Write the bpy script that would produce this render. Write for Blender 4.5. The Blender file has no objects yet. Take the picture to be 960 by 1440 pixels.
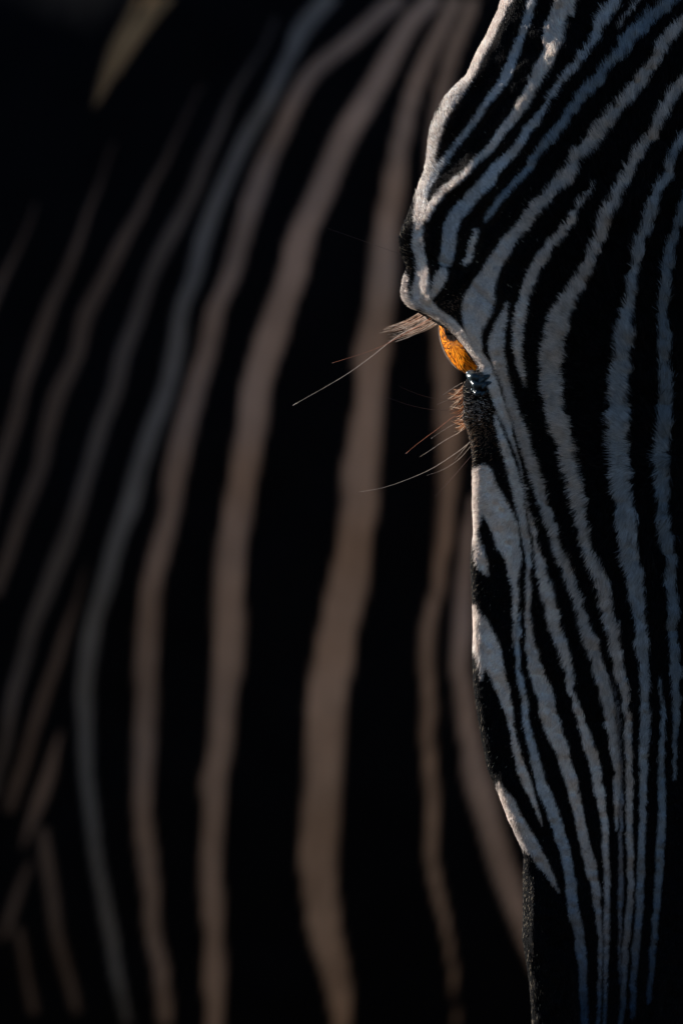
import bpy, math, random
import numpy as np
from mathutils import Vector

rng = np.random.default_rng(7)
random.seed(7)
scene = bpy.context.scene
R = math.radians

# ------------------------------------------------------------------ camera, sky, sun, exposure
PX = 2600.0                      # drawing units of the coat charts per metre
CAM_Y = -4.0
cam_data = bpy.data.cameras.new('camera')
cam = bpy.data.objects.new('camera', cam_data)
scene.collection.objects.link(cam)
cam.location = (0, CAM_Y, 0)
cam.rotation_euler = (R(90), 0, 0)
cam_data.sensor_fit = 'VERTICAL'
cam_data.sensor_height = 36.0
cam_data.lens = 36.0 * 4.0 / (1440 / PX)
cam_data.clip_end = 3000
cam_data.dof.use_dof = True
cam_data.dof.focus_distance = 3.962
cam_data.dof.aperture_fstop = 7.0
scene.camera = cam

SUN_DIR = Vector((-0.83, 0.44, 0.28)).normalized()      # towards the sun: low, left, behind the heads
sun_el = math.asin(SUN_DIR.z)
sun_az = math.atan2(SUN_DIR.x, SUN_DIR.y)
world = bpy.data.worlds.new('World')
scene.world = world
world.use_nodes = True
wn = world.node_tree
sky = wn.nodes.new('ShaderNodeTexSky')
sky.sky_type = 'NISHITA'
sky.sun_disc = False
sky.air_density = 1.0
sky.dust_density = 0.2
sky.ozone_density = 4.0
sky.sun_elevation = sun_el
sky.sun_rotation = sun_az
wn.links.new(sky.outputs[0], wn.nodes['Background'].inputs[0])
wn.nodes['Background'].inputs[1].default_value = 0.05
sun_data = bpy.data.lights.new('sun', 'SUN')
sun_data.energy = 5.0
sun_data.angle = R(0.5)
sun_data.color = (1.0, 0.95, 0.88)
sun = bpy.data.objects.new('sun', sun_data)
scene.collection.objects.link(sun)
sun.location = SUN_DIR * 20
sun.rotation_euler = SUN_DIR.to_track_quat('Z', 'Y').to_euler()
scene.view_settings.view_transform = 'Standard'
scene.view_settings.look = 'None'
scene.view_settings.exposure = 1.0
scene.view_settings.gamma = 1
scene.render.engine = 'CYCLES'
scene.cycles.use_denoising = True
scene.cycles.max_bounces = 8
scene.cycles.transparent_max_bounces = 16

# ------------------------------------------------------------------ helpers
def link(o, parent=None):
    scene.collection.objects.link(o)
    if parent is not None:
        o.parent = parent
    return o

def mesh_obj(name, verts, faces, mat, parent=None, smooth=True):
    me = bpy.data.meshes.new(name)
    me.from_pydata([tuple(v) for v in verts], [], [tuple(f) for f in faces])
    me.update()
    if smooth:
        me.polygons.foreach_set('use_smooth', [True] * len(me.polygons))
    if mat:
        me.materials.append(mat)
    return link(bpy.data.objects.new(name, me), parent)

def grid_faces(nr, ns, off=0):
    i, j = np.meshgrid(np.arange(nr - 1), np.arange(ns), indexing='ij')
    a = off + i * ns + j
    b = off + i * ns + (j + 1) % ns
    c = off + (i + 1) * ns + (j + 1) % ns
    d = off + (i + 1) * ns + j
    return np.stack([a, b, c, d], -1).reshape(-1, 4)

def fast_mesh(name, verts, quads, tris, mat, coat, parent=None):
    """one mesh from numpy arrays, with a point colour 'coat'"""
    me = bpy.data.meshes.new(name)
    nv, nq, nt = len(verts), len(quads), len(tris)
    me.vertices.add(nv)
    me.vertices.foreach_set('co', verts.astype(np.float32).ravel())
    me.loops.add(nq * 4 + nt * 3)
    me.loops.foreach_set('vertex_index', np.concatenate([quads.ravel(), tris.ravel()]).astype(np.int32))
    me.polygons.add(nq + nt)
    me.polygons.foreach_set('loop_start', np.concatenate([np.arange(nq) * 4, nq * 4 + np.arange(nt) * 3]).astype(np.int32))
    me.polygons.foreach_set('use_smooth', np.ones(nq + nt, bool))
    me.update(calc_edges=True)
    at = me.attributes.new('coat', 'FLOAT_COLOR', 'POINT')
    at.data.foreach_set('color', np.concatenate([coat, np.ones((nv, 1))], 1).astype(np.float32).ravel())
    me.validate()
    me.materials.append(mat)
    return link(bpy.data.objects.new(name, me), parent)

def loft(spine, ru, rv, ns, expo=2.0, up=(0, 0, 1)):
    """rings along a spine, u axis horizontal, v axis near 'up'"""
    spine = np.asarray(spine, float)
    t = np.gradient(spine, axis=0)
    t /= np.linalg.norm(t, axis=1, keepdims=True)
    up = np.asarray(up, float)
    u = np.cross(t, up); u /= np.linalg.norm(u, axis=1, keepdims=True)
    v = np.cross(u, t)
    a = np.linspace(0, 2 * np.pi, ns, endpoint=False)
    ca, sa = np.cos(a), np.sin(a)
    ca = np.sign(ca) * np.abs(ca) ** (2 / expo); sa = np.sign(sa) * np.abs(sa) ** (2 / expo)
    ru = np.asarray(ru)[:, None, None]; rv = np.asarray(rv)[:, None, None]
    return spine[:, None, :] + u[:, None, :] * ru * ca[None, :, None] + v[:, None, :] * rv * sa[None, :, None]

def resample(pts, n):
    """smooth curve (Catmull-Rom) through rows of numbers"""
    P = np.asarray(pts, float)
    P = np.vstack([2 * P[0] - P[1], P, 2 * P[-1] - P[-2]])
    m = len(P) - 3
    s = np.linspace(0, m - 1e-9, n)
    i = s.astype(int); f = (s - i)[:, None]
    p0, p1, p2, p3 = P[i], P[i + 1], P[i + 2], P[i + 3]
    return 0.5 * (2 * p1 + (p2 - p0) * f + (2 * p0 - 5 * p1 + 4 * p2 - p3) * f ** 2 + (3 * p1 - p0 - 3 * p2 + p3) * f ** 3)

def tube(pts, rad, ns=6):
    pts = np.asarray(pts, float)
    d = np.gradient(pts, axis=0); d /= np.linalg.norm(d, axis=1, keepdims=True)
    ref = np.array([0.0, -1.0, 0.0])
    if abs(np.dot(d[0], ref)) > 0.9:
        ref = np.array([0.0, 0.0, 1.0])
    u = np.cross(d, ref); u /= np.linalg.norm(u, axis=1, keepdims=True)
    v = np.cross(d, u)
    a = np.linspace(0, 2 * np.pi, ns, endpoint=False)
    V = pts[:, None] + np.asarray(rad)[:, None, None] * (u[:, None] * np.cos(a)[None, :, None] + v[:, None] * np.sin(a)[None, :, None])
    n = len(pts)
    F = [list(q) for q in grid_faces(n, ns)] + [list(range(ns))[::-1], list(range((n - 1) * ns, n * ns))]
    return V.reshape(-1, 3), F

def smooth_noise(x, z, scale, seed):
    """value noise on a plane"""
    g = np.random.default_rng(seed).standard_normal((256, 256))
    a = x / scale; b = z / scale
    i = np.floor(a).astype(int); j = np.floor(b).astype(int)
    f = a - i; h = b - j
    f = f * f * (3 - 2 * f); h = h * h * (3 - 2 * h)
    G = lambda p, q: g[p % 256, q % 256]
    return (G(i, j) * (1 - f) + G(i + 1, j) * f) * (1 - h) + (G(i, j + 1) * (1 - f) + G(i + 1, j + 1) * f) * h

class Chart:
    """coat chart of an animal: stripes drawn as tapered strokes on its flat side view (in chart units)"""
    def __init__(s, x0, x1, y0, y1, res=1.0):
        s.x0, s.y0, s.res = x0, y0, res
        s.nx = int((x1 - x0) / res); s.ny = int((y1 - y0) / res)
        s.d = np.full((s.ny, s.nx), -30.0)
        s.col = np.zeros((s.ny, s.nx, 3))
        s.X = x0 + (np.arange(s.nx) + 0.5) * res
        s.Y = y0 + (np.arange(s.ny) + 0.5) * res
    def stroke(s, pts, col, xmin=None):
        P = resample(pts, max(8, len(pts) * 5)) if len(pts) > 2 else np.asarray(pts, float)
        for a, b in zip(P[:-1], P[1:]):
            m = max(a[2], b[2]) / 2 + 14
            i0 = int((min(a[0], b[0]) - m - s.x0) / s.res); i1 = int((max(a[0], b[0]) + m - s.x0) / s.res) + 1
            j0 = int((min(a[1], b[1]) - m - s.y0) / s.res); j1 = int((max(a[1], b[1]) + m - s.y0) / s.res) + 1
            if xmin is not None: i0 = max(i0, int((xmin - s.x0) / s.res))
            i0 = max(i0, 0); j0 = max(j0, 0); i1 = min(i1, s.nx); j1 = min(j1, s.ny)
            if i1 <= i0 or j1 <= j0: continue
            X, Y = np.meshgrid(s.X[i0:i1], s.Y[j0:j1])
            dx, dy = b[0] - a[0], b[1] - a[1]
            t = np.clip(((X - a[0]) * dx + (Y - a[1]) * dy) / (dx * dx + dy * dy + 1e-9), 0, 1)
            d = (a[2] + (b[2] - a[2]) * t) / 2 - np.hypot(X - a[0] - dx * t, Y - a[1] - dy * t)
            D = s.d[j0:j1, i0:i1]; C = s.col[j0:j1, i0:i1]
            w = d > D
            D[w] = d[w]; C[w] = col
    def sample(s, x, y):
        i = np.clip(((x - s.x0) / s.res).astype(int), 0, s.nx - 1)
        j = np.clip(((y - s.y0) / s.res).astype(int), 0, s.ny - 1)
        fx = np.clip((x - s.x0) / s.res - 0.5, 0, s.nx - 1.001); fy = np.clip((y - s.y0) / s.res - 0.5, 0, s.ny - 1.001)
        a = fx.astype(int); b = fy.astype(int); u = fx - a; v = fy - b
        d = (s.d[b, a] * (1 - u) + s.d[b, a + 1] * u) * (1 - v) + (s.d[b + 1, a] * (1 - u) + s.d[b + 1, a + 1] * u) * v
        return d, s.col[j, i]

# ------------------------------------------------------------------ materials
def new_mat(name):
    m = bpy.data.materials.new(name); m.use_nodes = True
    n = m.node_tree.nodes; l = m.node_tree.links
    return m, n, l, n['Principled BSDF']

def coat_material(name, bump_scale, bump):
    m, n, l, p = new_mat(name)
    a = n.new('ShaderNodeAttribute'); a.attribute_name = 'coat'
    tc = n.new('ShaderNodeTexCoord')
    no = n.new('ShaderNodeTexNoise'); no.inputs['Scale'].default_value = bump_scale; no.inputs['Detail'].default_value = 4
    l.new(tc.outputs['Object'], no.inputs['Vector'])
    rp = n.new('ShaderNodeMapRange'); rp.inputs['From Min'].default_value = 0.3; rp.inputs['From Max'].default_value = 0.7
    rp.inputs['To Min'].default_value = 0.75; rp.inputs['To Max'].default_value = 1.1
    l.new(no.outputs['Fac'], rp.inputs['Value'])
    mx = n.new('ShaderNodeMix'); mx.data_type = 'RGBA'; mx.blend_type = 'MULTIPLY'; mx.inputs['Factor'].default_value = 1
    l.new(a.outputs['Color'], mx.inputs['A']); l.new(rp.outputs[0], mx.inputs['B'])
    l.new(mx.outputs['Result'], p.inputs['Base Color'])
    b = n.new('ShaderNodeBump'); b.inputs['Strength'].default_value = bump; b.inputs['Distance'].default_value = 0.002
    l.new(no.outputs['Fac'], b.inputs['Height']); l.new(b.outputs[0], p.inputs['Normal'])
    p.inputs['Roughness'].default_value = 0.8
    p.inputs['Specular IOR Level'].default_value = 0.02
    return m

def hair_material():
    m = bpy.data.materials.new('coat_hair'); m.use_nodes = True
    n = m.node_tree.nodes; l = m.node_tree.links
    n.remove(n['Principled BSDF'])
    a = n.new('ShaderNodeAttribute'); a.attribute_name = 'coat'
    d = n.new('ShaderNodeBsdfPrincipled'); d.inputs['Roughness'].default_value = 0.6; d.inputs['Specular IOR Level'].default_value = 0.06
    t = n.new('ShaderNodeBsdfTranslucent')
    h = n.new('ShaderNodeMixShader'); h.inputs[0].default_value = 0.15
    l.new(a.outputs['Color'], d.inputs['Base Color']); l.new(a.outputs['Color'], t.inputs['Color'])
    l.new(d.outputs[0], h.inputs[1]); l.new(t.outputs[0], h.inputs[2])
    l.new(h.outputs[0], n['Material Output'].inputs['Surface'])
    return m

def plain(name, col, rough, spec=0.5, coat=0.0, noise=0):
    m, n, l, p = new_mat(name)
    no = n.new('ShaderNodeTexNoise'); no.inputs['Scale'].default_value = noise or 300
    tc = n.new('ShaderNodeTexCoord'); l.new(tc.outputs['Object'], no.inputs['Vector'])
    r = n.new('ShaderNodeValToRGB')
    r.color_ramp.elements[0].position = 0.3; r.color_ramp.elements[1].position = 0.7
    r.color_ramp.elements[0].color = (*[c * 0.7 for c in col], 1); r.color_ramp.elements[1].color = (*[c * 1.2 for c in col], 1)
    l.new(no.outputs['Fac'], r.inputs[0]); l.new(r.outputs[0], p.inputs['Base Color'])
    p.inputs['Roughness'].default_value = rough
    p.inputs['Specular IOR Level'].default_value = spec
    p.inputs['Coat Weight'].default_value = coat
    return m

MAT_HEAD = coat_material('striped_short_coat', 900, 0.4)
MAT_FLANK = coat_material('striped_flank_coat', 26, 0.35)
MAT_HAIR = hair_material()
MAT_WET = plain('wet_black_eyelid', (0.014, 0.030, 0.040), 0.28, 0.5, 0.0, 900)
MAT_DARKLID = plain('dark_eyelid_skin', (0.006, 0.006, 0.007), 0.8, 0.05, 0.0, 900)
MAT_WHISKER = plain('whisker_horn', (0.80, 0.64, 0.52), 0.35, 0.6)
MAT_WHISKER_DARK = plain('dark_whisker_horn', (0.10, 0.05, 0.04), 0.4, 0.5)
MAT_HOOF = plain('hoof_horn', (0.05, 0.045, 0.04), 0.5, 0.4, 0, 60)

BLACK = np.array([0.0035, 0.0037, 0.005])
WHITE = np.array([0.79, 0.69, 0.625])

# ------------------------------------------------------------------ ground
def ground_material():
    m, n, l, p = new_mat('dry_dark_earth')
    tc = n.new('ShaderNodeTexCoord')
    a = n.new('ShaderNodeTexNoise'); a.inputs['Scale'].default_value = 0.7; a.inputs['Detail'].default_value = 8
    l.new(tc.outputs['Object'], a.inputs['Vector'])
    r = n.new('ShaderNodeValToRGB')
    r.color_ramp.elements[0].color = (0.035, 0.026, 0.018, 1); r.color_ramp.elements[1].color = (0.10, 0.075, 0.05, 1)
    l.new(a.outputs['Fac'], r.inputs[0]); l.new(r.outputs[0], p.inputs['Base Color'])
    b = n.new('ShaderNodeBump'); b.inputs['Strength'].default_value = 0.6; b.inputs['Distance'].default_value = 0.05
    l.new(a.outputs['Fac'], b.inputs['Height']); l.new(b.outputs[0], p.inputs['Normal'])
    p.inputs['Roughness'].default_value = 0.95
    return m
GZ = -1.22
gn = 60
gx = np.sign(np.linspace(-1, 1, gn)) * np.abs(np.linspace(-1, 1, gn)) ** 3 * 800
GX, GY = np.meshgrid(gx, gx, indexing='ij')
GH = GZ + 0.25 * smooth_noise(GX, GY, 9.0, 3) * np.clip((np.hypot(GX, GY) - 4) / 12, 0, 1)
gv = np.stack([GX, GY, GH], -1).reshape(-1, 3)
gf = [(i * gn + j, (i + 1) * gn + j, (i + 1) * gn + j + 1, i * gn + j + 1) for i in range(gn - 1) for j in range(gn - 1)]
ground = mesh_obj('ground', gv, gf, ground_material())
ground['kind'] = 'structure'

# ------------------------------------------------------------------ coat chart of the front zebra's face
lines_head = {
 'rim': [(716,-6,15),(708,10,14),(699,28,14),(688,52,13),(674,80,13),(663,105,13),(650,126,17),(633,148,17),(622,172,14),(613,200,13),(609,225,12),(602,250,14),(594,275,16),(590,300,15),(588,323,14),(587,350,15),(591,371,14),(592,392,18),(591,417,26),(601,435,17),(614,446,13),(633,460,12),(647,477,12),(660,495,13),(671,506,13),(682,523,15),(690,546,15),(698,567,16),(709,594,13),(717,619,6),(725,642,3.5),(734,677,3),(742,715,4),(747,742,6),(750,760,8),(757,787,15),(763,817,16),(771,848,17),(780,879,17),(789,910,14),(796,941,10),(800.6,969,8),(808,994,12),(816,1022,15),(825,1050,15),(833,1080,15),(839,1117,13),(843,1150,9),(846,1187,8),(848,1229,8),(848,1260,7),(848,1322,6),(847,1380,5),(845,1450,4)],
 'browlobe': [(570,394,9),(569,412,11),(575,430,12),(588,434,10)],
 'w2': [(752,-4,9),(746,12,10),(739,35,11),(732,58,11),(722,81,12),(715,100,14),(706,119,12),(693,137,10),(681,154,8),(668,173,8),(654,194,8),(641,212,8),(627,231,9),(616,244,10),(603,266,9),(596,285,8)],
 'w3': [(800,-6,30),(797,8,30),(781,44,27),(772,79,23),(757,112,19),(747,129,16),(735,154,13),(718,175,13),(702,194,12),(687,215,10),(670,233,8),(656,248,8),(640,262,9),(622,277,10),(607,295,12),(597,312,12)],
 'w4': [(867,-4,14),(854,27,14),(843,46,12),(833,65,11),(822,81,10),(810,100,9),(795,119,8),(781,137,8),(768,154,9),(754,173,11),(739,194,12),(725,215,12),(706,233,13),(693,246,15),(685,260,18),(668,277,18),(652,296,19),(637,315,19),(631,337,19),(629,358,19),(625,373,18)],
 'w4b': [(622,388,12),(618,396,16),(612,410,12),(606,422,4)],
 'c': [(906,-3,4),(885,23,4),(866,50,1.5)],
 'd': [(962,0,14),(956,4,14),(927,21,16),(906,44,17),(885,62,17),(864,90,15),(847,112,14),(829,133,14),(808,158,15),(787,185,14),(768,210,13),(754,224,11),(741,243,10),(728,259,8),(714,273,8),(697,292,8),(685,310,6),(680,318,2)],
 'd2': [(668,330,6),(663,348,8),(658,367,9),(651,377,5)],
 'e': [(962,40,14),(939,65,15),(918,92,15),(897,125,15),(877,150,17),(854,179,18),(833,206,19),(812,231,20),(801,254,20),(781,273,19),(765,290,18),(752,301,18),(735,323,18),(718,340,18),(702,362,20),(689,383,23),(679,404,30),(671,431,42),(665,452,34),(663,475,22),(667,497,15)],
 'f': [(962,116,14),(941,146,15),(925,179,15),(906,210,14),(885,242,14),(878,258,12),(864,283,14),(850,312,15),(841,340,15),(831,367,16),(818,392,19),(806,417,23),(791,442,27),(781,467,31),(776,498,32),(774,527,32),(775,554,30),(780,579,28),(788,608,26),(795,633,24),(800,658,22),(808,683,21),(813,710,18),(819,745,15),(828,780,16),(838,810,17),(848,845,17),(856,880,16),(862,920,14),(868,952,12),(873,984,10),(876,1012,10),(877.5,1050,9),(878,1087,9),(878,1121,9),(879.5,1183,8),(881,1252,9),(877,1290,9),(873,1357,8),(868,1440,6)],
 'g': [(962,196,13),(947,221,14),(937,240,14),(933,256,13),(920,279,12),(910,304,13),(900,333,13),(891,365,13),(887,392,13),(883,417,14),(880,444,16),(875,475,20),(871,510,24),(868,560,28),(867,610,28),(870,660,26),(873,710,25),(878,753,24),(885,793,21),(892,843,20),(896,893,17),(899,943,15),(901,994,13),(900,1031,12),(898,1059,12),(897,1087,11),(897,1148,9),(895,1218,10),(893,1275,10),(888,1340,9),(884,1420,7)],
 'h': [(964,272,10),(958,287,11),(950,317,13),(941,344,12),(935,371,12),(931,400,11),(927,433,13),(927,458,15),(928,500,17),(928,560,17),(927,610,17),(925,660,18),(927,710,17),(932,760,16),(935,810,15),(937,860,14),(940,910,14),(941,947,12),(942,984,10),(942,1022,8),(942,1059,5),(941,1087,3)],
 'i': [(921,945,2),(923,975,4),(923.5,997,6),(923,1031,7),(922.5,1059,8),(923,1087,9),(923.5,1130,10),(921,1200,10),(918,1252,9),(913,1320,8),(907,1400,6)],
 'j': [(985,320,9),(980,400,11),(976,480,13),(974,600,14),(975,720,13),(976,850,11),(975,950,8),(972,1040,3)],
 'k': [(710,432,4),(705,450,11),(698,469,18),(694,490,22),(697,506,20),(703,525,17),(709,544,14),(716,567,14),(725,590,15),(734,615,16),(742,640,17),(750,665,17),(759,692,16),(767,717,15),(776,742,14),(782,762,14),(790,787,14),(800,815,14),(811,842,14),(819,871,15),(828,902,17),(836,928,18),(842,952,18),(849,979,17),(853,1003,15),(857,1031,13),(860,1059,11),(862,1087,10),(861,1121,7),(859,1160,3)],
 'l': [(833,271,3),(820,290,7),(808,308,9),(793,331,11),(777,350,13),(762,367,14),(756,376,14),(745,394,14),(737,415,15),(731,437,16),(727,460,16),(725,490,14),(726,504,12),(730,519,10),(734,533,6),(736,547,1.5)],
 'm': [(693,585,3),(700,610,9),(708,633,12),(716,658,14),(723,683,15),(728.5,708,14),(733,733,12),(736,756,10),(739,777,9),(741,802,7),(740,827,6),(739.6,850,7),(740,875,11),(742,900,15),(747,925,19),(753,948,21),(761,971,22),(768,1000,23),(776,1024,24),(784,1045,22),(791,1069,19),(800,1096,17),(805,1121,14),(810,1146,13),(817,1177,15),(825,1208,14),(831,1237,12),(838,1287,7),(840,1322,6),(839,1374,5),(837,1440,4)],
 'n': [(676,664,20),(677,676,24),(683,690,30),(690,708,38),(700,727,38),(708,744,36),(711,762,33),(717,781,24),(720,804,15),(722,829,10),(721,854,8),(719.6,879,4),(718,904,1)],
 'o': [(728.5,856,1),(725,879,5),(724,900,7),(725,927,7),(728.5,954,8),(733,979,8),(736,1008,9),(742,1037,10),(750,1067,12),(758,1098,15),(768,1123,15),(778,1148,16),(785,1175,15),(792,1200,14),(797,1232,13),(801,1270,14),(809,1304,14),(815,1357,12),(819,1440,9)],
 'p': [(666,736,3),(668,752,8),(671,770,12),(674,788,16),(680,801,7),(684,807,1)],
 'n2': [(668,663,12),(668,700,16),(669,728,12),(668,747,3)],
 'n3': [(684,664,10),(688,690,16)],
 'q2': [(666,846,3),(669,872,13),(672,905,16),(675,930,11),(675,950,2)],
 'r2': [(697,1094,4),(708,1122,12),(717,1146,14),(728,1168,12)],
 'q': [(667,852,5),(677,879,19),(685,904,26),(691,927,25),(698,950,20),(704.6,969,17),(711,990,11),(715,1006,9),(719,1031,7),(724.6,1054,9),(731,1077,12),(737,1096,13),(745,1117,8),(753,1137,4),(758,1154,1)],
 'r': [(699,1098,4),(710,1121,17),(718,1140,21),(728,1158,22),(739,1177,21),(750,1192,18),(760,1208,15),(768,1221,10),(777,1240,4),(782,1248,1)],
 's': [(852,936,1.2),(861,979,1.6),(865,1022,2),(867,1059,2),(867,1106,3),(867,1183,5),(867,1252,6),(866,1287,5),(867,1374,3)],
}
def mid_x(y):
    return np.interp(y, [-400, 0, 400, 700, 1000, 1300, 1440, 1800], [1110, 1060, 1005, 955, 905, 868, 862, 858])

face = Chart(520, 1640, -340, 1800)
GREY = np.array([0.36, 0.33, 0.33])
COOL_SHADE = np.array([0.50, 0.56, 0.62])  # bluish skylight painted into the stripe colour
tint = {'k': WHITE * 0.78, 's': GREY, 'l': WHITE * 0.95, 'i': COOL_SHADE * 0.6, 'h': COOL_SHADE * 0.52, 'g': COOL_SHADE * 0.5 + WHITE * 0.22, 'd': COOL_SHADE * 0.6, 'w4': COOL_SHADE * 0.5 + WHITE * 0.45,
        'w2': COOL_SHADE * 0.5 + WHITE * 0.4, 'o': COOL_SHADE * 0.6 + WHITE * 0.35, 'e': WHITE * 0.8, 'f': WHITE * 0.8}  # right-hand stripes dimmed to paint in the light's fall-off
for key, pts in lines_head.items():
    pts = [tuple(map(float, p)) for p in pts]
    a, b = np.array(pts[0]), np.array(pts[1])
    if a[1] < 5 or a[0] > 959:                                  # the stripe runs on towards poll and ear
        dirn = (a - b)[:2] / np.linalg.norm((a - b)[:2])
        dirn2 = dirn + np.array([0.1, -0.5]); dirn2 /= np.linalg.norm(dirn2)
        pts = [(a[0] + dirn[0] * 60 + dirn2[0] * 190, a[1] + dirn[1] * 60 + dirn2[1] * 190, a[2] * 0.8),
               (a[0] + dirn[0] * 60, a[1] + dirn[1] * 60, a[2])] + pts
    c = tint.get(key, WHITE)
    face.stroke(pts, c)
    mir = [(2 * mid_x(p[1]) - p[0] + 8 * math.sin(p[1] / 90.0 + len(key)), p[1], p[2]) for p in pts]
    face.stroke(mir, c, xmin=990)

def face_coat(x, y, soft=1.0, jitter=None):
    """colour of the coat at chart position x, y"""
    am = 0.35 + 0.65 * np.clip((x - 690) / 100, 0, 1) * np.clip((1200 - y) / 200, 0.3, 1)
    wx = x + am * (1.6 * smooth_noise(x, y, 13.0, 11) + 0.8 * smooth_noise(x, y, 5.0, 12))
    wy = y + 1.6 * am * smooth_noise(x, y, 13.0, 13)
    d, c = face.sample(wx, wy)
    m = np.clip(d / soft * 0.5 + 0.5, 0, 1)
    muzzle = np.clip((y - 1120) / 290, 0, 1) ** 0.8                    # dark muzzle skin, faded earlier and bluer to paint in shade
    c = c * (1 - np.array([0.93, 0.88, 0.80])[None, :] * muzzle[:, None])
    brown = np.clip(1 - np.abs(d + 6) / 5, 0, 1) * np.clip((900 - y) / 300, 0, 1) * np.clip((760 - x) / 60, 0, 1)
    blk = BLACK[None, :] + brown[:, None] * np.array([0.010, 0.006, 0.003])
    return blk * (1 - m[:, None]) + c * m[:, None], m

# ------------------------------------------------------------------ front zebra: head, neck and body as one loft
contour = np.array([(-340,800),(-200,770),(-120,748),(-60,727),(0,707),(15,702),(31,694),(52,685),(73,673),(100,662),(112,656),(123,644),(140,629),(162,616),(183,609),(204,606),(225,604),(248,599),(262,593),(281,585),(306,576),(327,567),(340,563),(358,565),(373,570),(383,574),(396,568),(415,565),(427,568),(435,576),(440,592),(446,604),(452,612),(460,622),(470,633),(483,645),(496,655),(508,664),(518,670),(525,668),(530,659),(536,652),(544,650),(560,651),(575,652),(592,651),(604,656),(621,661),(646,664),(667,664),(708,664),(748,666),(770,664),(792,662),(823,664),(854,665),(885,666),(917,665),(958,666),(996,671),(1031,677),(1073,685),(1090,692),(1117,703),(1146,714),(1165,723),(1187,733),(1200,737),(1229,736),(1287,736),(1315,735),(1350,741),(1377,745),(1426,749),(1440,750),(1500,756),(1580,768),(1660,790),(1720,822),(1750,846)])
NS = 460
ys = np.concatenate([np.linspace(1750, 1450, 60, endpoint=False), np.linspace(1450, -40, 600, endpoint=False), np.linspace(-40, -230, 40)])
xl = np.interp(ys, contour[:, 0], contour[:, 1])
k = np.exp(-np.linspace(-2, 2, 7) ** 2); k /= k.sum()
xl = np.convolve(np.pad(xl, 3, mode='edge'), k, mode='valid')
xm = mid_x(ys)
yf = np.interp(ys, [-340, -100, 100, 300, 600, 1000, 1300, 1500, 1700, 1750], [0.06, 0.005, -0.035, -0.058, -0.066, -0.062, -0.05, -0.035, 0.0, 0.03])
yb = np.interp(ys, [-340, 0, 400, 700, 1000, 1200, 1440, 1750], [0.24, 0.22, 0.22, 0.22, 0.19, 0.14, 0.10, 0.07])
# the broad relief follows an even outline (eye notch filled), the rim itself turns over a short round edge
even = np.array([c for c in contour if not 432 < c[0] < 600])
xe = np.interp(ys, even[:, 0], even[:, 1])
ke = np.exp(-np.linspace(-2.2, 2.2, 81) ** 2); ke /= ke.sum()
xe = np.convolve(np.pad(xe, 40, mode='edge'), ke, mode='valid')
fall = np.interp(ys, [-340, 0, 200, 290, 340, 440, 520, 640, 1000, 1200, 1440, 1750], [0.04, 0.016, 0.017, 0.018, 0.010, 0.008, 0.007, 0.004, 0.004, 0.005, 0.008, 0.02])
edge_r = np.interp(ys, [-340, 0, 130, 290, 330, 400, 440, 470, 530, 560, 700, 1000, 1150, 1300, 1440], [40, 24, 25, 26, 9, 8, 9, 8, 10, 12, 8, 8, 8, 8, 9])
# angle samples, dense on the lit face, sparse behind
th = np.concatenate([np.linspace(-0.5 * np.pi, 0.5 * np.pi, 400, endpoint=False), np.linspace(0.5 * np.pi, 1.5 * np.pi, NS - 400, endpoint=False)])
front = np.cos(th) >= -1e-9
T = np.sin(th)
sgn = np.sign(T)
# front half: sideways fraction s runs evenly with th so that the coat is sampled evenly
s_front = np.clip(th / (0.5 * np.pi), -1, 1)
s_front = np.sign(s_front) * (1 - (1 - np.abs(s_front)) ** 1.25)
S_ = np.where(front, s_front, T)
A = np.abs(S_)[None, :]
half = (xm - xl)[:, None]
AE = np.clip(half * A / (xm - xe)[:, None], 0, 1.12)
er = edge_r[:, None]
inner = np.clip(1 - half * (1 - A) / er, 0, 1)
depth_front = yf[:, None] + fall[:, None] * AE ** 5 + er / PX * 1.15 * (1 - np.sqrt(np.clip(1 - inner ** 2, 0, 1)))
yc = depth_front[:, 0]
yb = np.maximum(yb, yc + 0.03)
depth_back = yc[:, None] + (yb - yc)[:, None] * np.abs(np.cos(th))[None, :] ** 0.8
HX = xm[:, None] + half * S_[None, :]
# behind the brow the skull narrows to the temple
temple = np.interp(ys, [120, 260, 330, 440, 520, 640, 760], [0, 20, 70, 75, 40, 25, 0])[:, None] * np.clip(np.abs(np.cos(th)) * 2.2, 0, 1)[None, :] * (~front)[None, :]
HX = HX - np.sign(S_)[None, :] * temple
HY = np.where(front[None, :], depth_front, depth_back)
HP = np.repeat(ys[:, None], NS, 1)
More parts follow.
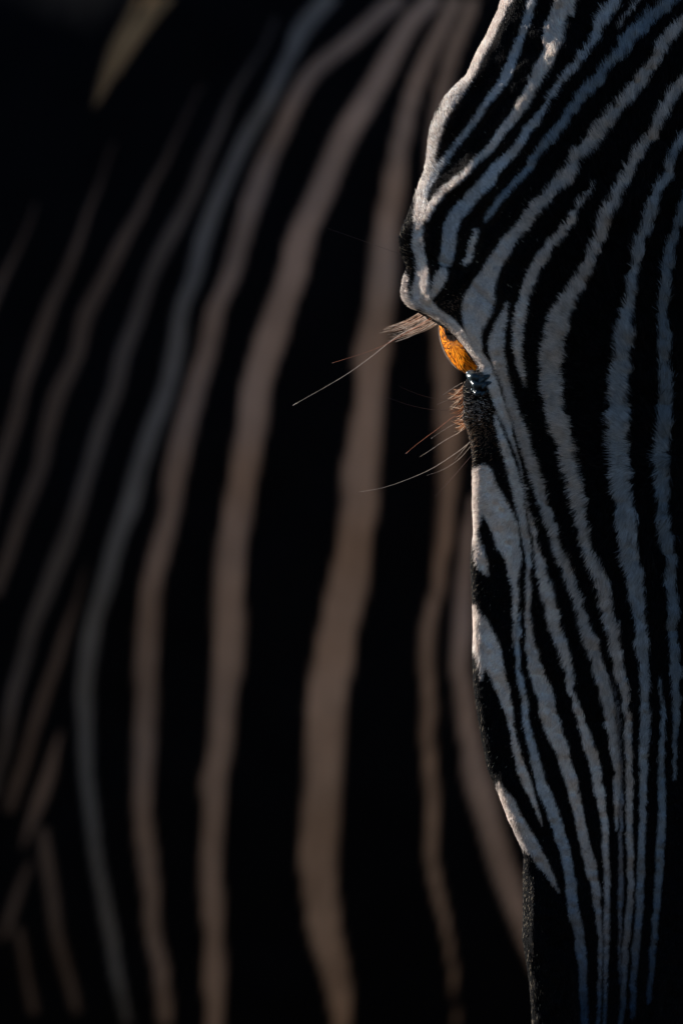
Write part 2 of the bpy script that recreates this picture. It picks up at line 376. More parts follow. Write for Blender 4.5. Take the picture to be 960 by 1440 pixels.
# features on both sides of the face, measured on the left one
LX = np.where(HX > xm[:, None], 2 * xm[:, None] - HX, HX)
def bump(cx, cy, rx, ry, ang=0.0):
    c, s = math.cos(ang), math.sin(ang)
    u = (LX - cx) * c + (HP - cy) * s; v = -(LX - cx) * s + (HP - cy) * c
    return np.exp(-(u / rx) ** 2 - (v / ry) ** 2)
F = front[None, :] * np.clip((1 - A) * 14, 0, 1)
def ridge(p0, p1, r):
    dx, dy = p1[0] - p0[0], p1[1] - p0[1]
    t = np.clip(((LX - p0[0]) * dx + (HP - p0[1]) * dy) / (dx * dx + dy * dy), 0, 1)
    return np.exp(-((LX - p0[0] - dx * t) ** 2 + (HP - p0[1] - dy * t) ** 2) / r ** 2)
HY = HY + F * (-0.003 * bump(612, 395, 42, 44) - 0.006 * bump(690, 470, 60, 90, 0.7)
               + 0.006 * bump(660, 180, 40, 90, 0.5) - 0.0065 * ridge((662, 240), (598, 306), 15)
               - 0.0010 * ridge((604, 330), (604, 420), 14) + 0.0022 * ridge((579, 350), (582, 420), 5)
               + 0.0045 * ridge((606, 370), (642, 384), 6) + 0.0028 * ridge((655, 400), (692, 438), 4) + 0.0024 * ridge((600, 436), (612, 418), 4)
               + 0.0035 * ridge((700, 560), (728, 650), 9) + 0.0035 * ridge((728, 650), (742, 780), 9)
               - 0.0012 * ridge((695, 640), (722, 860), 22) + 0.003 * ridge((730, 860), (760, 960), 12)
               - 0.0030 * ridge((656, 556), (684, 548), 8) + 0.0022 * ridge((656, 562), (688, 562), 5)
               + 0.0025 * ridge((852, 930), (867, 1110), 6)
               + 0.003 * ridge((772, 1330), (778, 1440), 24) - 0.0035 * ridge((802, 1356), (809, 1450), 4) - 0.005 * ridge((744, 1230), (748, 1330), 14)
               + 0.0012 * smooth_noise(HX, HP, 26.0, 21) + 0.0006 * smooth_noise(HX, HP, 9.0, 22))
head = np.stack([(HX - 480) / PX, HY, (720 - HP) / PX], -1)
FXc, FPc = HX.copy(), HP.copy()
# neck and body: the same ring carried on along the spine, out of the frame to the right
c0 = head[-1].mean(0)
spA = resample([c0, c0 + np.array([0.03, 0.05, 0.07]), c0 + np.array([0.10, 0.14, 0.095]), (0.52, 0.40, 0.36), (0.74, 0.46, 0.20), (0.98, 0.47, 0.06),
                (1.30, 0.47, 0.02), (1.70, 0.47, 0.0), (2.05, 0.47, 0.03), (2.28, 0.47, 0.06)], 110)
tt = np.linspace(0, 9, 110)
ruA = np.interp(tt, range(10), [0.105, 0.085, 0.085, 0.11, 0.16, 0.21, 0.235, 0.24, 0.23, 0.10])
rvA = np.interp(tt, range(10), [0.105, 0.10, 0.13, 0.17, 0.24, 0.31, 0.34, 0.33, 0.31, 0.14])
tang = np.gradient(spA, axis=0); tang /= np.linalg.norm(tang, axis=1, keepdims=True)
base = head[-1] - c0
rings = []
prev_u = np.array([1.0, 0, 0]); 
bu, bv = base[:, 0], -base[:, 1]
bl = np.hypot(bu, bv)
cu, cv = bu / bl, bv / bl
for q in range(1, 110):
    d = tang[q]
    u = prev_u - d * np.dot(prev_u, d); u /= np.linalg.norm(u); prev_u = u
    v = np.cross(d, u) * -1
    zv = np.array([0, 0, 1.0]); 
    w = min(1, q / 30)
    # radius along true vertical / horizontal of the ring plane
    dirs = u[None, :] * cu[:, None] + v[None, :] * cv[:, None]
    vz = zv - d * d[2]; vz /= np.linalg.norm(vz)
    hz = np.cross(d, vz)
    a_, b_ = dirs @ hz, dirs @ vz
    rad = 1 / np.sqrt((a_ / ruA[q]) ** 2 + (b_ / rvA[q]) ** 2)
    rings.append(spA[q] + dirs * (bl * (1 - w) + rad * w)[:, None])
body = np.array(rings)
full = np.concatenate([head, body], 0)
nr = len(full)
VA = full.reshape(-1, 3)
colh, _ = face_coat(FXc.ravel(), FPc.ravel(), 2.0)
sarc = np.repeat(np.linspace(0, 60, len(body))[:, None], NS, 1)
wv = np.sin(sarc * 1.6 + 0.5 * smooth_noise(body[..., 0] * 10, body[..., 2] * 10, 2.0, 5))
colb = BLACK + np.clip(wv * 4, 0, 1).reshape(-1, 1) * (WHITE - BLACK)
colA = np.concatenate([colh, colb], 0)
qA = grid_faces(nr, NS)
nV = len(VA)
VA = np.vstack([VA, head[0].mean(0) + np.array([0, 0, -0.012]), body[-1].mean(0) + np.array([0.03, 0, 0])])
j = np.arange(NS)
tA = np.concatenate([np.stack([np.full(NS, nV), (j + 1) % NS, j], -1), np.stack([np.full(NS, nV + 1), (nr - 1) * NS + j, (nr - 1) * NS + (j + 1) % NS], -1)])
colA = np.vstack([colA, BLACK, BLACK])

def legs(x_front, x_hind, yc_, half_y, zt, body_len):
    """four jointed legs, drawn down to the ground, as vertices, quads and colours"""
    Vs, Qs, Cs, hooves = [], [], [], []
    off = 0
    for fore in (True, False):
        for sd in (-1, 1):
            yq = yc_ + sd * half_y
            x0 = x_front if fore else x_hind
            s = 1 if x_front > x_hind else -1
            if fore: pth = [(x0, yq * 1.0, zt), (x0 + .01 * s, yq, -.45), (x0, yq, -.72), (x0, yq, -1.02), (x0 + .03 * s, yq, GZ + .085)]
            else: pth = [(x0, yq, zt), (x0 + .06 * s, yq, -.42), (x0 - .09 * s, yq, -.68), (x0 - .04 * s, yq, -1.02), (x0, yq, GZ + .085)]
            sp = resample(pth, 40)
            r = np.interp(np.linspace(0, 4, 40), [0, 1, 2, 3, 4], [.13, .085, .045, .032, .036])
            G = loft(sp, r * .8, r, 20, up=(1, 0, 0))
            Vs.append(G.reshape(-1, 3)); Qs.append(grid_faces(40, 20) + off); off += 800
            w = np.clip(np.sin(np.repeat(np.arange(40)[:, None], 20, 1) * 1.3) * 4, 0, 1).reshape(-1, 1)
            Cs.append(BLACK + w * (WHITE - BLACK)); hooves.append(sp[-1])
    return np.concatenate(Vs), np.concatenate(Qs), np.concatenate(Cs), hooves

def make_hoof(p, parent):
    sp = np.array([(p[0], p[1], p[2] + .01), (p[0] + .004, p[1], p[2] - .02), (p[0] + .012, p[1], GZ)])
    G = loft(sp, [.034, .040, .050], [.038, .046, .060], 20, up=(1, 0, 0))
    f = [list(q) for q in grid_faces(3, 20)] + [list(range(20))[::-1], list(range(40, 60))]
    mesh_obj('hoof', G.reshape(-1, 3), f, MAT_HOOF, parent)

zebra = bpy.data.objects.new('zebra', None)
link(zebra)
zebra.empty_display_size = 0.1
zebra['label'] = 'zebra whose sharp striped face, rim-lit brow and amber eye are in focus'
zebra['category'] = 'zebra'
LV, LQ, LC, hv = legs(1.02, 2.05, 0.47, 0.13, -0.15, 1)
LQ = LQ + len(VA)
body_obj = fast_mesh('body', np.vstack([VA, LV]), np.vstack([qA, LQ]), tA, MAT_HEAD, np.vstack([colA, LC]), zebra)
for p in hv: make_hoof(p, zebra)

# face surface as a function of chart position (left half), for eyes and hairs
HNX, HNP = HX[:, :200], HP[:, :200]
def face_y(px, py):
    i = int(np.argmin(np.abs(ys - py)))
    row = HX[i, :200]
    return float(np.interp(px, row, head[i, :200, 1]))
def P(px, py, y):
    return np.array([(px - 480) / PX, y, (720 - py) / PX])

# ears
def make_ear(side):
    yb0, x0 = 0.10, mid_x(-180) - 480
    cx = x0 / PX + side * 0.085
    pth = resample([(cx, yb0, 0.33), (cx + side * .02, yb0 + .01, 0.40), (cx + side * .035, yb0, 0.47), (cx + side * .04, yb0 - .01, 0.53)], 24)
    t = np.linspace(0, 1, 24)
    w = 0.034 * np.sin(np.pi * (0.25 + 0.74 * t)) ** 0.7 + 0.002
    V = []
    m = 18
    for i in range(24):
        for q in range(m):
            a = np.pi * (0.12 + 1.76 * q / (m - 1)) - np.pi / 2      # open towards the front
            V.append(pth[i] + np.array([math.cos(a) * w[i], math.sin(a) * w[i] * 0.8, 0]))
    F = [(i * m + q, i * m + q + 1, (i + 1) * m + q + 1, (i + 1) * m + q) for i in range(23) for q in range(m - 1)]
    o = mesh_obj('ear', V, F, MAT_HEAD, zebra)
    at = o.data.attributes.new('coat', 'FLOAT_COLOR', 'POINT')
    c = np.ones((len(V), 4)); tv = np.repeat(t, m)
    c[:, :3] = np.where((np.sin(tv * 14) > 0.1)[:, None], WHITE, BLACK)
    at.data.foreach_set('color', c.astype(np.float32).ravel())
    md = o.modifiers.new('thickness', 'SOLIDIFY'); md.thickness = 0.004
make_ear(-1); make_ear(1)

# ------------------------------------------------------------------ eyes
def iris_material():
    m, n, l, p = new_mat('amber_iris')
    tc = n.new('ShaderNodeTexCoord')                  # object space: z axis looks out through the pupil
    sp = n.new('ShaderNodeSeparateXYZ'); l.new(tc.outputs['Object'], sp.inputs[0])
    def math_(op, a, b=None):
        q = n.new('ShaderNodeMath'); q.operation = op
        for i_, v_ in enumerate((a, b)):
            if v_ is None: continue
            if isinstance(v_, (int, float)): q.inputs[i_].default_value = v_
            else: l.new(v_, q.inputs[i_])
        return q.outputs[0]
    ang = math_('ARCTAN2', sp.outputs['Y'], sp.outputs['X'])
    rad = math_('SQRT', math_('ADD', math_('POWER', sp.outputs['X'], 2), math_('POWER', sp.outputs['Y'], 2)))
    cb = n.new('ShaderNodeCombineXYZ')
    l.new(math_('MULTIPLY', math_('COSINE', ang), 22.0), cb.inputs[0]); l.new(math_('MULTIPLY', math_('SINE', ang), 22.0), cb.inputs[1])
    l.new(math_('MULTIPLY', rad, 420.0), cb.inputs[2])
    no = n.new('ShaderNodeTexNoise'); no.inputs['Scale'].default_value = 0.9; no.inputs['Detail'].default_value = 5; no.inputs['Roughness'].default_value = 0.65
    l.new(cb.outputs[0], no.inputs['Vector'])
    cr = n.new('ShaderNodeValToRGB')
    e = cr.color_ramp.elements
    e[0].position = 0.38; e[0].color = (0.06, 0.010, 0.001, 1)
    e[1].position = 0.66; e[1].color = (1.0, 0.43, 0.02, 1)
    x = cr.color_ramp.elements.new(0.49); x.color = (0.78, 0.19, 0.003, 1)
    l.new(no.outputs['Fac'], cr.inputs[0])
    fk = n.new('ShaderNodeTexNoise'); fk.inputs['Scale'].default_value = 1.0; fk.inputs['Detail'].default_value = 3
    cb2 = n.new('ShaderNodeCombineXYZ')                # dark streaks running out from the pupil
    l.new(math_('MULTIPLY', math_('COSINE', ang), 9.0), cb2.inputs[0]); l.new(math_('MULTIPLY', math_('SINE', ang), 9.0), cb2.inputs[1])
    l.new(math_('MULTIPLY', rad, 330.0), cb2.inputs[2])
    l.new(cb2.outputs[0], fk.inputs['Vector'])
    fr = n.new('ShaderNodeMapRange'); fr.inputs['From Min'].default_value = 0.40; fr.inputs['From Max'].default_value = 0.52
    fr.inputs['To Min'].default_value = 0.12
    l.new(fk.outputs['Fac'], fr.inputs['Value'])
    fm = n.new('ShaderNodeMix'); fm.data_type = 'RGBA'; fm.blend_type = 'MULTIPLY'; fm.inputs['Factor'].default_value = 1
    l.new(cr.outputs[0], fm.inputs['A']); l.new(fr.outputs[0], fm.inputs['B'])
    # oval pupil lying level
    el = math_('SQRT', math_('ADD', math_('POWER', math_('DIVIDE', sp.outputs['X'], 0.0068), 2), math_('POWER', math_('DIVIDE', math_('SUBTRACT', sp.outputs['Y'], 0.0052), 0.0036), 2)))
    nb = n.new('ShaderNodeTexNoise'); nb.inputs['Scale'].default_value = 500; l.new(tc.outputs['Object'], nb.inputs['Vector'])
    el = math_('ADD', el, math_('MULTIPLY', math_('SUBTRACT', nb.outputs['Fac'], 0.5), 0.6))
    mr = n.new('ShaderNodeMapRange'); mr.inputs['From Min'].default_value = 0.9; mr.inputs['From Max'].default_value = 1.15
    l.new(el, mr.inputs['Value'])
    mx = n.new('ShaderNodeMix'); mx.data_type = 'RGBA'
    l.new(mr.outputs[0], mx.inputs['Factor']); mx.inputs['A'].default_value = (0.006, 0.003, 0.002, 1); l.new(fm.outputs['Result'], mx.inputs['B'])
    l.new(mx.outputs['Result'], p.inputs['Base Color'])
    b = n.new('ShaderNodeBump'); b.inputs['Strength'].default_value = 0.5; b.inputs['Distance'].default_value = 0.0008
    l.new(no.outputs['Fac'], b.inputs['Height']); l.new(b.outputs[0], p.inputs['Normal'])
    p.inputs['Subsurface Weight'].default_value = 0.12
    p.inputs['Subsurface Radius'].default_value = (1.0, 0.5, 0.12)
    p.inputs['Subsurface Scale'].default_value = 0.014
    p.inputs['Roughness'].default_value = 0.45
    p.inputs['Specular IOR Level'].default_value = 0.03
    return m
def cornea_material():
    m = bpy.data.materials.new('wet_cornea'); m.use_nodes = True
    n = m.node_tree.nodes; l = m.node_tree.links
    n.remove(n['Principled BSDF'])
    t = n.new('ShaderNodeBsdfTransparent'); g = n.new('ShaderNodeBsdfGlossy'); g.inputs['Roughness'].default_value = 0.04
    f = n.new('ShaderNodeFresnel'); f.inputs['IOR'].default_value = 1.06
    x = n.new('ShaderNodeMixShader')
    l.new(f.outputs[0], x.inputs[0]); l.new(t.outputs[0], x.inputs[1]); l.new(g.outputs[0], x.inputs[2])
    l.new(x.outputs[0], n['Material Output'].inputs['Surface'])
    return m
MAT_IRIS, MAT_CORNEA = iris_material(), cornea_material()

def sphere(r, nu=48, nv=32):
    V, F = [], []
    for i in range(nv + 1):
        a = math.pi * i / nv
        for q in range(nu):
            b = 2 * math.pi * q / nu
            V.append((r * math.sin(a) * math.cos(b), r * math.sin(a) * math.sin(b), r * math.cos(a)))
    for i in range(nv):
        for q in range(nu):
            F.append((i * nu + q, (i + 1) * nu + q, (i + 1) * nu + (q + 1) % nu, i * nu + (q + 1) % nu))
    return V, F
EYE_C = P(647, 481, -0.022)
def make_eye(side):
    c = EYE_C.copy()
    if side > 0: c[0] = 2 * (mid_x(479) - 480) / PX - c[0]
    V, F = sphere(0.0188)
    V = [(a, b, c_ * 0.26) for a, b, c_ in V]          # the iris is a low dome
    o = mesh_obj('eye', V, F, MAT_IRIS, zebra)
    o['label'] = 'amber eye glowing in the low sun'
    g = Vector((0.82 * side, -0.46, -0.34))
    o.location = c
    o.rotation_euler = g.to_track_quat('Z', 'Y').to_euler()
    V, F = sphere(0.0191)
    V = [(a, b, c_ * 0.36) for a, b, c_ in V]
    mesh_obj('cornea', V, F, MAT_CORNEA, o)
    return o
make_eye(-1); make_eye(1)

def lid(name, pts, rads, mat):
    p3 = resample([(*P(a, b, c),) for a, b, c in pts], 40)
    r = np.interp(np.linspace(0, 1, 40), np.linspace(0, 1, len(rads)), rads)
    p3 = p3 + np.stack([0.0004 * smooth_noise(np.arange(40) * 1.0, np.zeros(40), 2.0, 31)] * 3, -1)
    V, F = tube(p3, r, 10)
    mesh_obj(name, V, F, mat, zebra)
    V2 = V.copy(); V2[:, 0] = 2 * (mid_x(490) - 480) / PX - V2[:, 0]
    mesh_obj(name, V2, [f[::-1] for f in F], mat, zebra)
lid('upper_eyelid', [(598, 446, -.020), (613, 457, -.026), (631, 471, -.034), (646, 485, -.038), (659, 500, -.039), (669, 514, -.037), (675, 526, -.034)],
    [.0004, .0006, .0008, .0009, .0009, .0008, .0004], MAT_DARKLID)
def on_skin(*pts): return [(a, b, face_y(a, b) - 0.0008) for a, b in pts]
lid('lower_eyelid', on_skin((685, 530), (678, 535), (670, 536), (663, 533), (658, 529), (655, 529)),
    [.0006, .0015, .0020, .0024, .0022, .0012], MAT_WET)
lid('eyelid_fold', on_skin((687, 540), (679, 544), (671, 545), (664, 542), (658, 538)),
    [.0005, .0012, .0017, .0018, .0012], MAT_WET)
lid('lower_fold', on_skin((684, 552), (676, 555), (668, 555), (660, 551)),
    [.0005, .0010, .0014, .0008], MAT_WET)

# ------------------------------------------------------------------ coat hairs on the face
def hair_object(name, strands, radius, colours, parent, mat):
    """strands: n x k x 3"""
    n_, k_, _ = strands.shape
    hc = bpy.data.hair_curves.new(name)
    hc.add_curves([k_] * n_)
    hc.points.foreach_set('position', strands.astype(np.float32).ravel())
    ra = hc.attributes.get('radius') or hc.attributes.new('radius', 'FLOAT', 'POINT')
    ra.data.foreach_set('value', radius.astype(np.float32).ravel())
    ca = hc.attributes.new('coat', 'FLOAT_COLOR', 'CURVE')
    ca.data.foreach_set('color', np.concatenate([colours, np.ones((n_, 1))], 1).astype(np.float32).ravel())
    hc.materials.append(mat)
    o = bpy.data.objects.new(name, hc)
    o['kind'] = 'stuff'
    return link(o, parent)

du = np.gradient(head, axis=0); dv = np.gradient(head, axis=1)
NRM = np.cross(dv, du)
AREA = np.linalg.norm(NRM, axis=2)
NRM = NRM / (AREA[..., None] + 1e-12)
if NRM[400, 200, 1] > 0: NRM = -NRM
wgt = AREA.copy()
wgt[:, 400:] *= 0.30
keep = (HP > -30) & (HP < 1475) & (HX < 1060)
keep[:, 415:440] = False
wgt[~keep] = 0
wgt[HX > 990] *= 0.3
wgt[((HX - 670) / 20) ** 2 + ((HP - 541) / 15) ** 2 < 1] *= 0.03          # bare wet skin below the eye
NH = 560000
cum = np.cumsum(wgt.ravel()); pick = np.searchsorted(cum, rng.random(NH) * cum[-1])
ri, rj = np.unravel_index(pick, wgt.shape)
ri = np.clip(ri, 0, len(ys) - 2)
fu, fv = rng.random(NH), rng.random(NH)
def bil(G):
    j2 = (rj + 1) % NS
    f_ = fu[:, None] if G.ndim == 3 else fu; g_ = fv[:, None] if G.ndim == 3 else fv
    return (G[ri, rj] * (1 - f_) + G[ri + 1, rj] * f_) * (1 - g_) + (G[ri, j2] * (1 - f_) + G[ri + 1, j2] * f_) * g_
root = bil(head); nrm = bil(NRM); nrm /= np.linalg.norm(nrm, axis=1, keepdims=True)
hx, hp = bil(HX), bil(HP)
# hairs radiate from the whorl on the forehead
fx = hx - 940; fp = hp - 560 + 60 * smooth_noise(hx, hp, 160.0, 41)
fl = np.hypot(fx, fp) + 30
flow = np.stack([fx / fl, np.zeros(NH), -fp / fl], -1)
ang = 0.22 * smooth_noise(hx, hp, 30.0, 42) + 0.20 * rng.standard_normal(NH)
ca_, sa_ = np.cos(ang), np.sin(ang)
flow = np.stack([flow[:, 0] * ca_ - flow[:, 2] * sa_, flow[:, 1], flow[:, 0] * sa_ + flow[:, 2] * ca_], -1)
flow -= nrm * np.sum(flow * nrm, 1, keepdims=True)
flow /= np.linalg.norm(flow, axis=1, keepdims=True) + 1e-9
longf = np.clip((hx - 700) / 120, 0, 1) * np.clip((1150 - hp) / 400, 0, 1)
L = (0.0015 + 0.0037 * longf) * (0.65 + 0.7 * rng.random(NH))
eye_near = np.exp(-((hx - 650) / 40) ** 2 - ((hp - 500) / 60) ** 2)
L *= 1 - 0.45 * eye_near
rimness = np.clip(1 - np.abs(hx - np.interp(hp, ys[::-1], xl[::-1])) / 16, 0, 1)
brow = np.exp(-((hp - 210) / 130) ** 2) * np.clip((700 - hx) / 60, 0, 1)
L *= 1 + 0.7 * rimness + 0.8 * brow
p0 = root - nrm * 0.0003
lift = 0.42 - 0.08 * longf + 0.5 * rimness + 0.35 * brow + (0.12 + 0.15 * brow) * rng.standard_normal(NH)
d0 = nrm * (lift + 0.35)[:, None] + flow
d1 = nrm * (lift * 0.55)[:, None] + flow
d2 = nrm * (lift * 0.25)[:, None] + flow
for d in (d0, d1, d2): d /= np.linalg.norm(d, axis=1, keepdims=True)

p1 = p0 + d0 * (L / 3)[:, None]; p2 = p1 + d1 * (L / 3)[:, None]; p3 = p2 + d2 * (L / 3)[:, None]
strands = np.stack([p0, p1, p2, p3], 1)
rad = np.array([0.00011, 0.00012, 0.00009, 0.00003])[None, :] * (0.7 + 0.6 * rng.random(NH))[:, None]
hcol, hm = face_coat(hx + 0.9 * rng.standard_normal(NH), hp + 0.9 * rng.standard_normal(NH), 1.0)
var = 1 + (0.16 + 0.25 * brow) * rng.standard_normal(NH) + 0.10 * smooth_noise(hx, hp, 8.0, 43)
hcol = np.clip(hcol * np.clip(var, 0.4, 1.5)[:, None], 0.002, 0.9)
glint = (hm < 0.5) & (rng.random(NH) < 0.12)
hcol[glint] += np.array([0.016, 0.013, 0.012])
fuzz = np.exp(-((hx - 672) / 15) ** 2 - ((hp - 576) / 14) ** 2)                      # pale fuzz and brown hairs under the eyelid
fz = rng.random(NH) < 0.8 * fuzz
hcol[fz] = WHITE * (0.3 + 0.6 * rng.random((NH, 1)))[fz]
tan = np.exp(-((hx - 672) / 22) ** 2 - ((hp - 604) / 26) ** 2) + 0.7 * np.exp(-((hx - 640) / 22) ** 2 - ((hp - 440) / 16) ** 2)
tz = (rng.random(NH) < 0.55 * tan) & (hm < 0.5)
hcol[tz] = np.array([0.22, 0.13, 0.08]) * (0.4 + 1.1 * rng.random((NH, 1)))[tz]
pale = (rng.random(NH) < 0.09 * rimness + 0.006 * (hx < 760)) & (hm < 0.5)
hcol[pale] = np.array([0.55, 0.45, 0.33]) * rng.random((NH, 1))[pale]  # sun sparkle along the rim, painted as pale hairs
fur = hair_object('fur', strands, rad, hcol, zebra, MAT_HAIR)

# ------------------------------------------------------------------ eyelashes and whiskers
def lash_set(name, roots, tips, n_, sag, r0, cols):
    S, Rr, C = [], [], []
    for _ in range(n_):
        t = random.random()
        a = np.array(roots[0]) * (1 - t) + np.array(roots[1]) * t
        u = min(1, max(0, t + random.gauss(0, 0.18)))
        b = np.array(tips[0]) * (1 - u) + np.array(tips[1]) * u
        b = a + (b - a) * random.uniform(0.55, 1.15)
        s = np.linspace(0, 1, 6)[:, None]
        q = a[None] * (1 - s) + b[None] * s
        q[:, 1] += sag * random.uniform(0.5, 1.3) * (4 * s * (1 - s))[:, 0]
        q[:, 2] += random.gauss(0, 0.01) * (s[:, 0] ** 2)
        S.append([P(v[0], v[1], v[2]) for v in q])
        Rr.append(np.linspace(r0, r0 * 0.25, 6)); C.append(random.choice(cols))
    return hair_object(name, np.array(S), np.array(Rr), np.array(C), zebra, MAT_HAIR)
lash_set('eyelashes', [(588, 441, -.010), (614, 458, -.028)], [(538, 462, -.004), (556, 482, -.034)], 85, 3, 0.00011,
         [(0.35, 0.22, 0.15), (0.75, 0.62, 0.52), (0.05, 0.03, 0.02), (0.02, 0.015, 0.012), (0.55, 0.34, 0.24), (0.85, 0.75, 0.66)])  # palest strands are sun highlights put into the lash colour
lash_set('lower_eyelashes', [(652, 538, -.034), (654, 600, -.038)], [(626, 552, -.030), (640, 612, -.034)], 90, 3, 0.00013,
         [(0.6, 0.28, 0.13), (0.8, 0.62, 0.46), (0.4, 0.14, 0.05), (0.08, 0.03, 0.015)])
whiskers = [
 ([(604, 450), (575, 468), (530, 492), (467, 513)], 1, .00026, -.036, -.045),
 ([(606, 452), (560, 474), (520, 505), (480, 533), (412, 572)], 1, .00026, -.036, -.045),
 ([(636, 381), (595, 372), (550, 357), (505, 341), (462, 326)], 0, .00016, -.036, -.045),
 ([(655, 575), (625, 578), (602, 577), (570, 570), (539, 559)], 0, .00018, -.036, -.045),
 ([(648, 564), (625, 564), (600, 560), (578, 553), (560, 545)], 0, .00014, -.036, -.045),
 ([(656, 575), (635, 588), (610, 607), (587, 624), (569, 639)], 1, .00020, -.036, -.045),
 ([(652, 604), (637, 613), (621, 622), (605, 633), (589, 643)], 1, .00020, -.036, -.045),
 ([(668, 614), (650, 630), (632, 643), (605, 660), (576, 673), (539, 686), (505, 692)], 1, .00022, -.036, -.045),
 ([(662, 619), (650, 633), (644, 640), (637, 648)], 1, .00014, -.036, -.045),
 ([(662, 640), (645, 660), (632, 675), (620, 688), (610, 698)], 0, .00015, -.036, -.045),
 ([(648, 540), (636, 547), (621, 557)], 1, .00018, -.036, -.045),
 ([(656, 590), (640, 596), (622, 606), (604, 618)], 1, .00014, -.036, -.045),
 ([(655, 560), (642, 560), (628, 564), (612, 571)], 1, .00012, -.036, -.045),
 ([(660, 628), (646, 644), (630, 656), (614, 664), (598, 669)], 1, .00012, -.036, -.045),
 ([(673, 944), (668, 948), (664, 952)], 0, .00018, -.036, -.045),
]
MAT_WHISKER_RED = plain('reddish_whisker_horn', (0.60, 0.22, 0.12), 0.4, 0.5)
for w_, (pts, pale, r, y0, y1) in enumerate(whiskers):
    n_ = len(pts)
    p3 = resample([P(a, b, y0 + (y1 - y0) * i / (n_ - 1)) for i, (a, b) in enumerate(pts)], 14)
    V, F = tube(p3, np.linspace(r * 0.75, r * 0.22, 14), 5)
    mesh_obj('whisker', V, F, (MAT_WHISKER_RED if w_ in (0, 5, 9) else MAT_WHISKER) if pale else MAT_WHISKER_DARK, zebra)

# ------------------------------------------------------------------ second zebra behind, out of focus
FB = 1.305
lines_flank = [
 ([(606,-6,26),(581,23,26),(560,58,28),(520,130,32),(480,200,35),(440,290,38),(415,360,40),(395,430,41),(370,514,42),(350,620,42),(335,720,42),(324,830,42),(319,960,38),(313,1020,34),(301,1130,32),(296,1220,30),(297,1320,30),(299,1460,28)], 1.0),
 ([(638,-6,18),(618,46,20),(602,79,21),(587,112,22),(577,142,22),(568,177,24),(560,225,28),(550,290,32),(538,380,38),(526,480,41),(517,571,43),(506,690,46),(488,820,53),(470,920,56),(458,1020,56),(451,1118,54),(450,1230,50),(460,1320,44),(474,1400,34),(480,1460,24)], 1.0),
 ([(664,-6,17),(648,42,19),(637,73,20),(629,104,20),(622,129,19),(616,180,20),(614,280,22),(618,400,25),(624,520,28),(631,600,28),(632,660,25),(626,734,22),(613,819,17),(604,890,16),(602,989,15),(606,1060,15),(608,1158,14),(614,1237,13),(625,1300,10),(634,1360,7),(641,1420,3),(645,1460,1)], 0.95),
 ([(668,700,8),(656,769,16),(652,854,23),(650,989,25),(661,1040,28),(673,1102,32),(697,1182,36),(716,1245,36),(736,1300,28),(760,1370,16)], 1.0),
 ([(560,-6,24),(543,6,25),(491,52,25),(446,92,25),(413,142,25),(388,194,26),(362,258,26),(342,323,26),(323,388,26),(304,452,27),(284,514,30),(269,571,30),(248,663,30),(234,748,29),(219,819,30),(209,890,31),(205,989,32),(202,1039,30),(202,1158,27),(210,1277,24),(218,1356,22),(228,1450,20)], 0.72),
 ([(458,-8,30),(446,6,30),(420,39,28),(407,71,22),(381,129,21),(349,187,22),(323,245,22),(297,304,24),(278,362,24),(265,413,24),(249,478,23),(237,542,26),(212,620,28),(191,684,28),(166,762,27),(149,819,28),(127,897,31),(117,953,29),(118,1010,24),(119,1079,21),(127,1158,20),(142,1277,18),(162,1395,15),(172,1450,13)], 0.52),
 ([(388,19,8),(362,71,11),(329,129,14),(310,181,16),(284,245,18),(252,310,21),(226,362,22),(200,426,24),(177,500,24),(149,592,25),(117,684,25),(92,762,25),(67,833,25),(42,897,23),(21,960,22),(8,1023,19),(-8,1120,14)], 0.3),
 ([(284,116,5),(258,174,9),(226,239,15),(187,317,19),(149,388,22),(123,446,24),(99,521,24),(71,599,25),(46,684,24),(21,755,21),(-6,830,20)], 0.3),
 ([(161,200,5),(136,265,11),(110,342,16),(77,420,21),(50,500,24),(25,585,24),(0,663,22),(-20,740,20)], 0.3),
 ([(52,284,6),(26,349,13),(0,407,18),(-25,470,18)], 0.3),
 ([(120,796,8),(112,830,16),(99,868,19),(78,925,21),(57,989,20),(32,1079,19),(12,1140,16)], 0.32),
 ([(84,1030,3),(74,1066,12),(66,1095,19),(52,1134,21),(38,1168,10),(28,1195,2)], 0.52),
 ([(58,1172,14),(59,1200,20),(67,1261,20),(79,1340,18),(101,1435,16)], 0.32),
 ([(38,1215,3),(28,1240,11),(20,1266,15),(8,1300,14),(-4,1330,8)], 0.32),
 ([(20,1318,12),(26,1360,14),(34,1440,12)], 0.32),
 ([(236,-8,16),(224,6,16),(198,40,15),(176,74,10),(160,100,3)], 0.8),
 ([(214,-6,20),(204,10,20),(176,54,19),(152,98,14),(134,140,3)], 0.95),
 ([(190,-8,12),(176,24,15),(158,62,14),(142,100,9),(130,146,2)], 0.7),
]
flank = Chart(-60, 1000, -60, 1500)
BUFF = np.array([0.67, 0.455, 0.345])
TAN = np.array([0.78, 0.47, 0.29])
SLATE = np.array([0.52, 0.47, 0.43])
SUN_PATCH = np.array([0.60, 0.36, 0.18])  # sunlit patch at the top left, painted as stripe colour
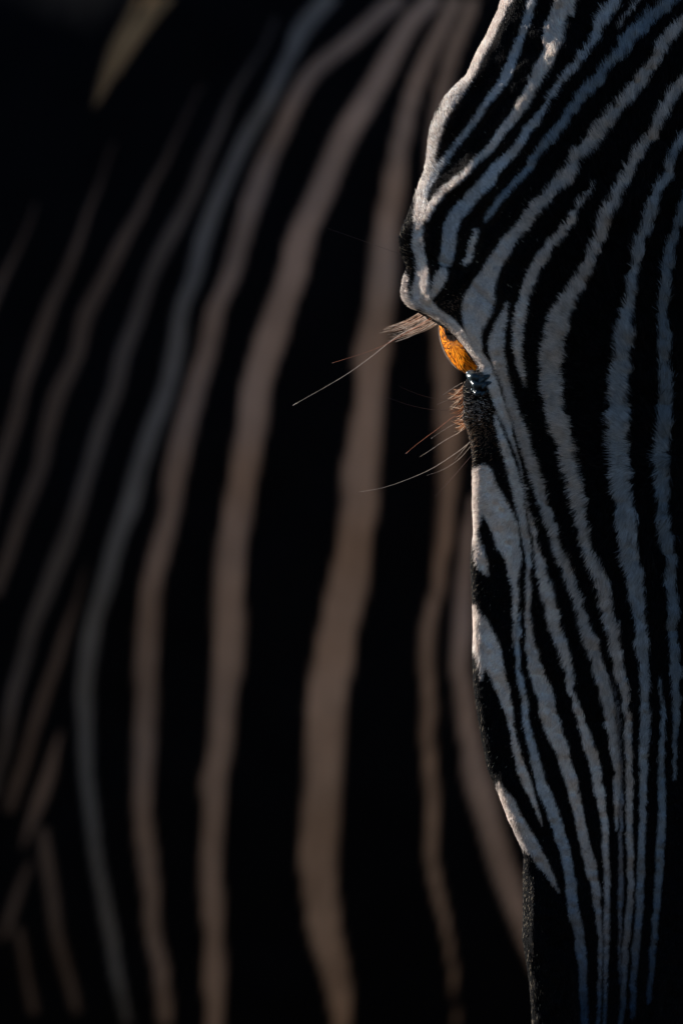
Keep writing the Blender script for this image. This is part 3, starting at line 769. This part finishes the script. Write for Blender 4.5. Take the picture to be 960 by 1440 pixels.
for n_, (pts, b) in enumerate(lines_flank):
    c = {0: TAN * 0.2 + BUFF * 0.75, 1: TAN * 0.5 + BUFF * 0.5, 2: TAN * 0.6 + BUFF * 0.35, 5: SLATE, 6: SLATE * 0.5 + BUFF * 0.5, 15: SUN_PATCH, 16: SUN_PATCH, 17: SUN_PATCH}.get(n_, BUFF)
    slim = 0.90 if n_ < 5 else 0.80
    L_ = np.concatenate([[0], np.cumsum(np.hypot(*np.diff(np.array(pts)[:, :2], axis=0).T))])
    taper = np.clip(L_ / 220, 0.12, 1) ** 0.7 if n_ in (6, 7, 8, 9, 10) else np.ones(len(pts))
    flank.stroke([(p[0], p[1], p[2] * slim * w) for p, w in zip(pts, taper)], c * b * 0.64)  # per-stripe dimming paints in the shade that deepens to the left
spB = resample([(-0.46, 1.51, .10), (-0.42, 1.51, .09), (-0.32, 1.50, .06), (-0.15, 1.50, .03), (0.20, 1.50, .01), (0.55, 1.50, 0.0), (0.85, 1.50, .02), (1.08, 1.50, .12), (1.28, 1.50, .30), (1.46, 1.50, .50), (1.56, 1.50, .62), (1.68, 1.50, .58), (1.80, 1.50, .44), (1.94, 1.50, .28), (1.99, 1.50, .22)], 4200)
kb = np.linspace(0, 14, 4200)
sel = np.concatenate([np.arange(0, 540, 12), np.arange(540, 1350, 3), np.arange(1350, 4200, 30), [4199]])
ruB = np.interp(kb, range(15), [.02, .13, .25, .30, .31, .30, .25, .17, .13, .10, .10, .11, .09, .07, .03])
rvB = np.interp(kb, range(15), [.02, .20, .37, .43, .44, .42, .38, .27, .22, .17, .14, .14, .11, .08, .03])
spB, kb = spB[sel], kb[sel]
MB_ = len(sel)
ruB, rvB = ruB[sel], rvB[sel]
kk = np.ones(15) / 15
ruB = np.convolve(np.pad(ruB, 7, mode='edge'), kk, 'valid'); rvB = np.convolve(np.pad(rvB, 7, mode='edge'), kk, 'valid')
NB = 640
spB[:, 2] += 0.02
GB = loft(spB, ruB, rvB * 1.15, NB, 2.05)
near = GB[..., 1] < 1.50
GB[..., 1] += near * (0.010 * smooth_noise(GB[..., 0] * 100, GB[..., 2] * 100, 14.0, 51) + 0.004 * smooth_noise(GB[..., 0] * 100, GB[..., 2] * 100, 5.0, 52))
bx = GB[..., 0] / FB * PX + 480; bp = 720 - GB[..., 2] / FB * PX
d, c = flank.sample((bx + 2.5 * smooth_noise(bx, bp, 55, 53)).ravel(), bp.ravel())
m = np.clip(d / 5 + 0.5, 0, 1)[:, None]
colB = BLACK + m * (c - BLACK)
outside = ((bx < -30) | (bx > 820) | (bp < -40) | (bp > 1480) | ~near).ravel()
wav = np.clip(4 * np.sin(bx / 16 + 0.6 * smooth_noise(bx, bp, 60, 54)), 0, 1).ravel()[:, None]
colB[outside] = (BLACK + wav * (BUFF * 0.8 - BLACK))[outside]
zebra2 = bpy.data.objects.new('zebra', None)
link(zebra2)
zebra2['label'] = 'blurred zebra standing behind, its dim buff-striped flank filling the dark backdrop'
zebra2['category'] = 'zebra'
VB = np.vstack([GB.reshape(-1, 3), GB[0].mean(0) + np.array([-.01, 0, 0]), GB[-1].mean(0) + np.array([.01, 0, -.01])])
nb_ = MB_ * NB; j = np.arange(NB)
tB = np.concatenate([np.stack([np.full(NB, nb_), (j + 1) % NB, j], -1), np.stack([np.full(NB, nb_ + 1), (MB_ - 1) * NB + j, (MB_ - 1) * NB + (j + 1) % NB], -1)])
colB = np.vstack([colB, BLACK, BLACK])
LV, LQ, LC, hv = legs(0.82, 0.0, 1.60, 0.10, -0.36, 1)
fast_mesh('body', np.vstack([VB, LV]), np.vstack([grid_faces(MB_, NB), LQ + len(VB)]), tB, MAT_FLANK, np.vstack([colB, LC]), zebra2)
for p in hv: make_hoof(p, zebra2)
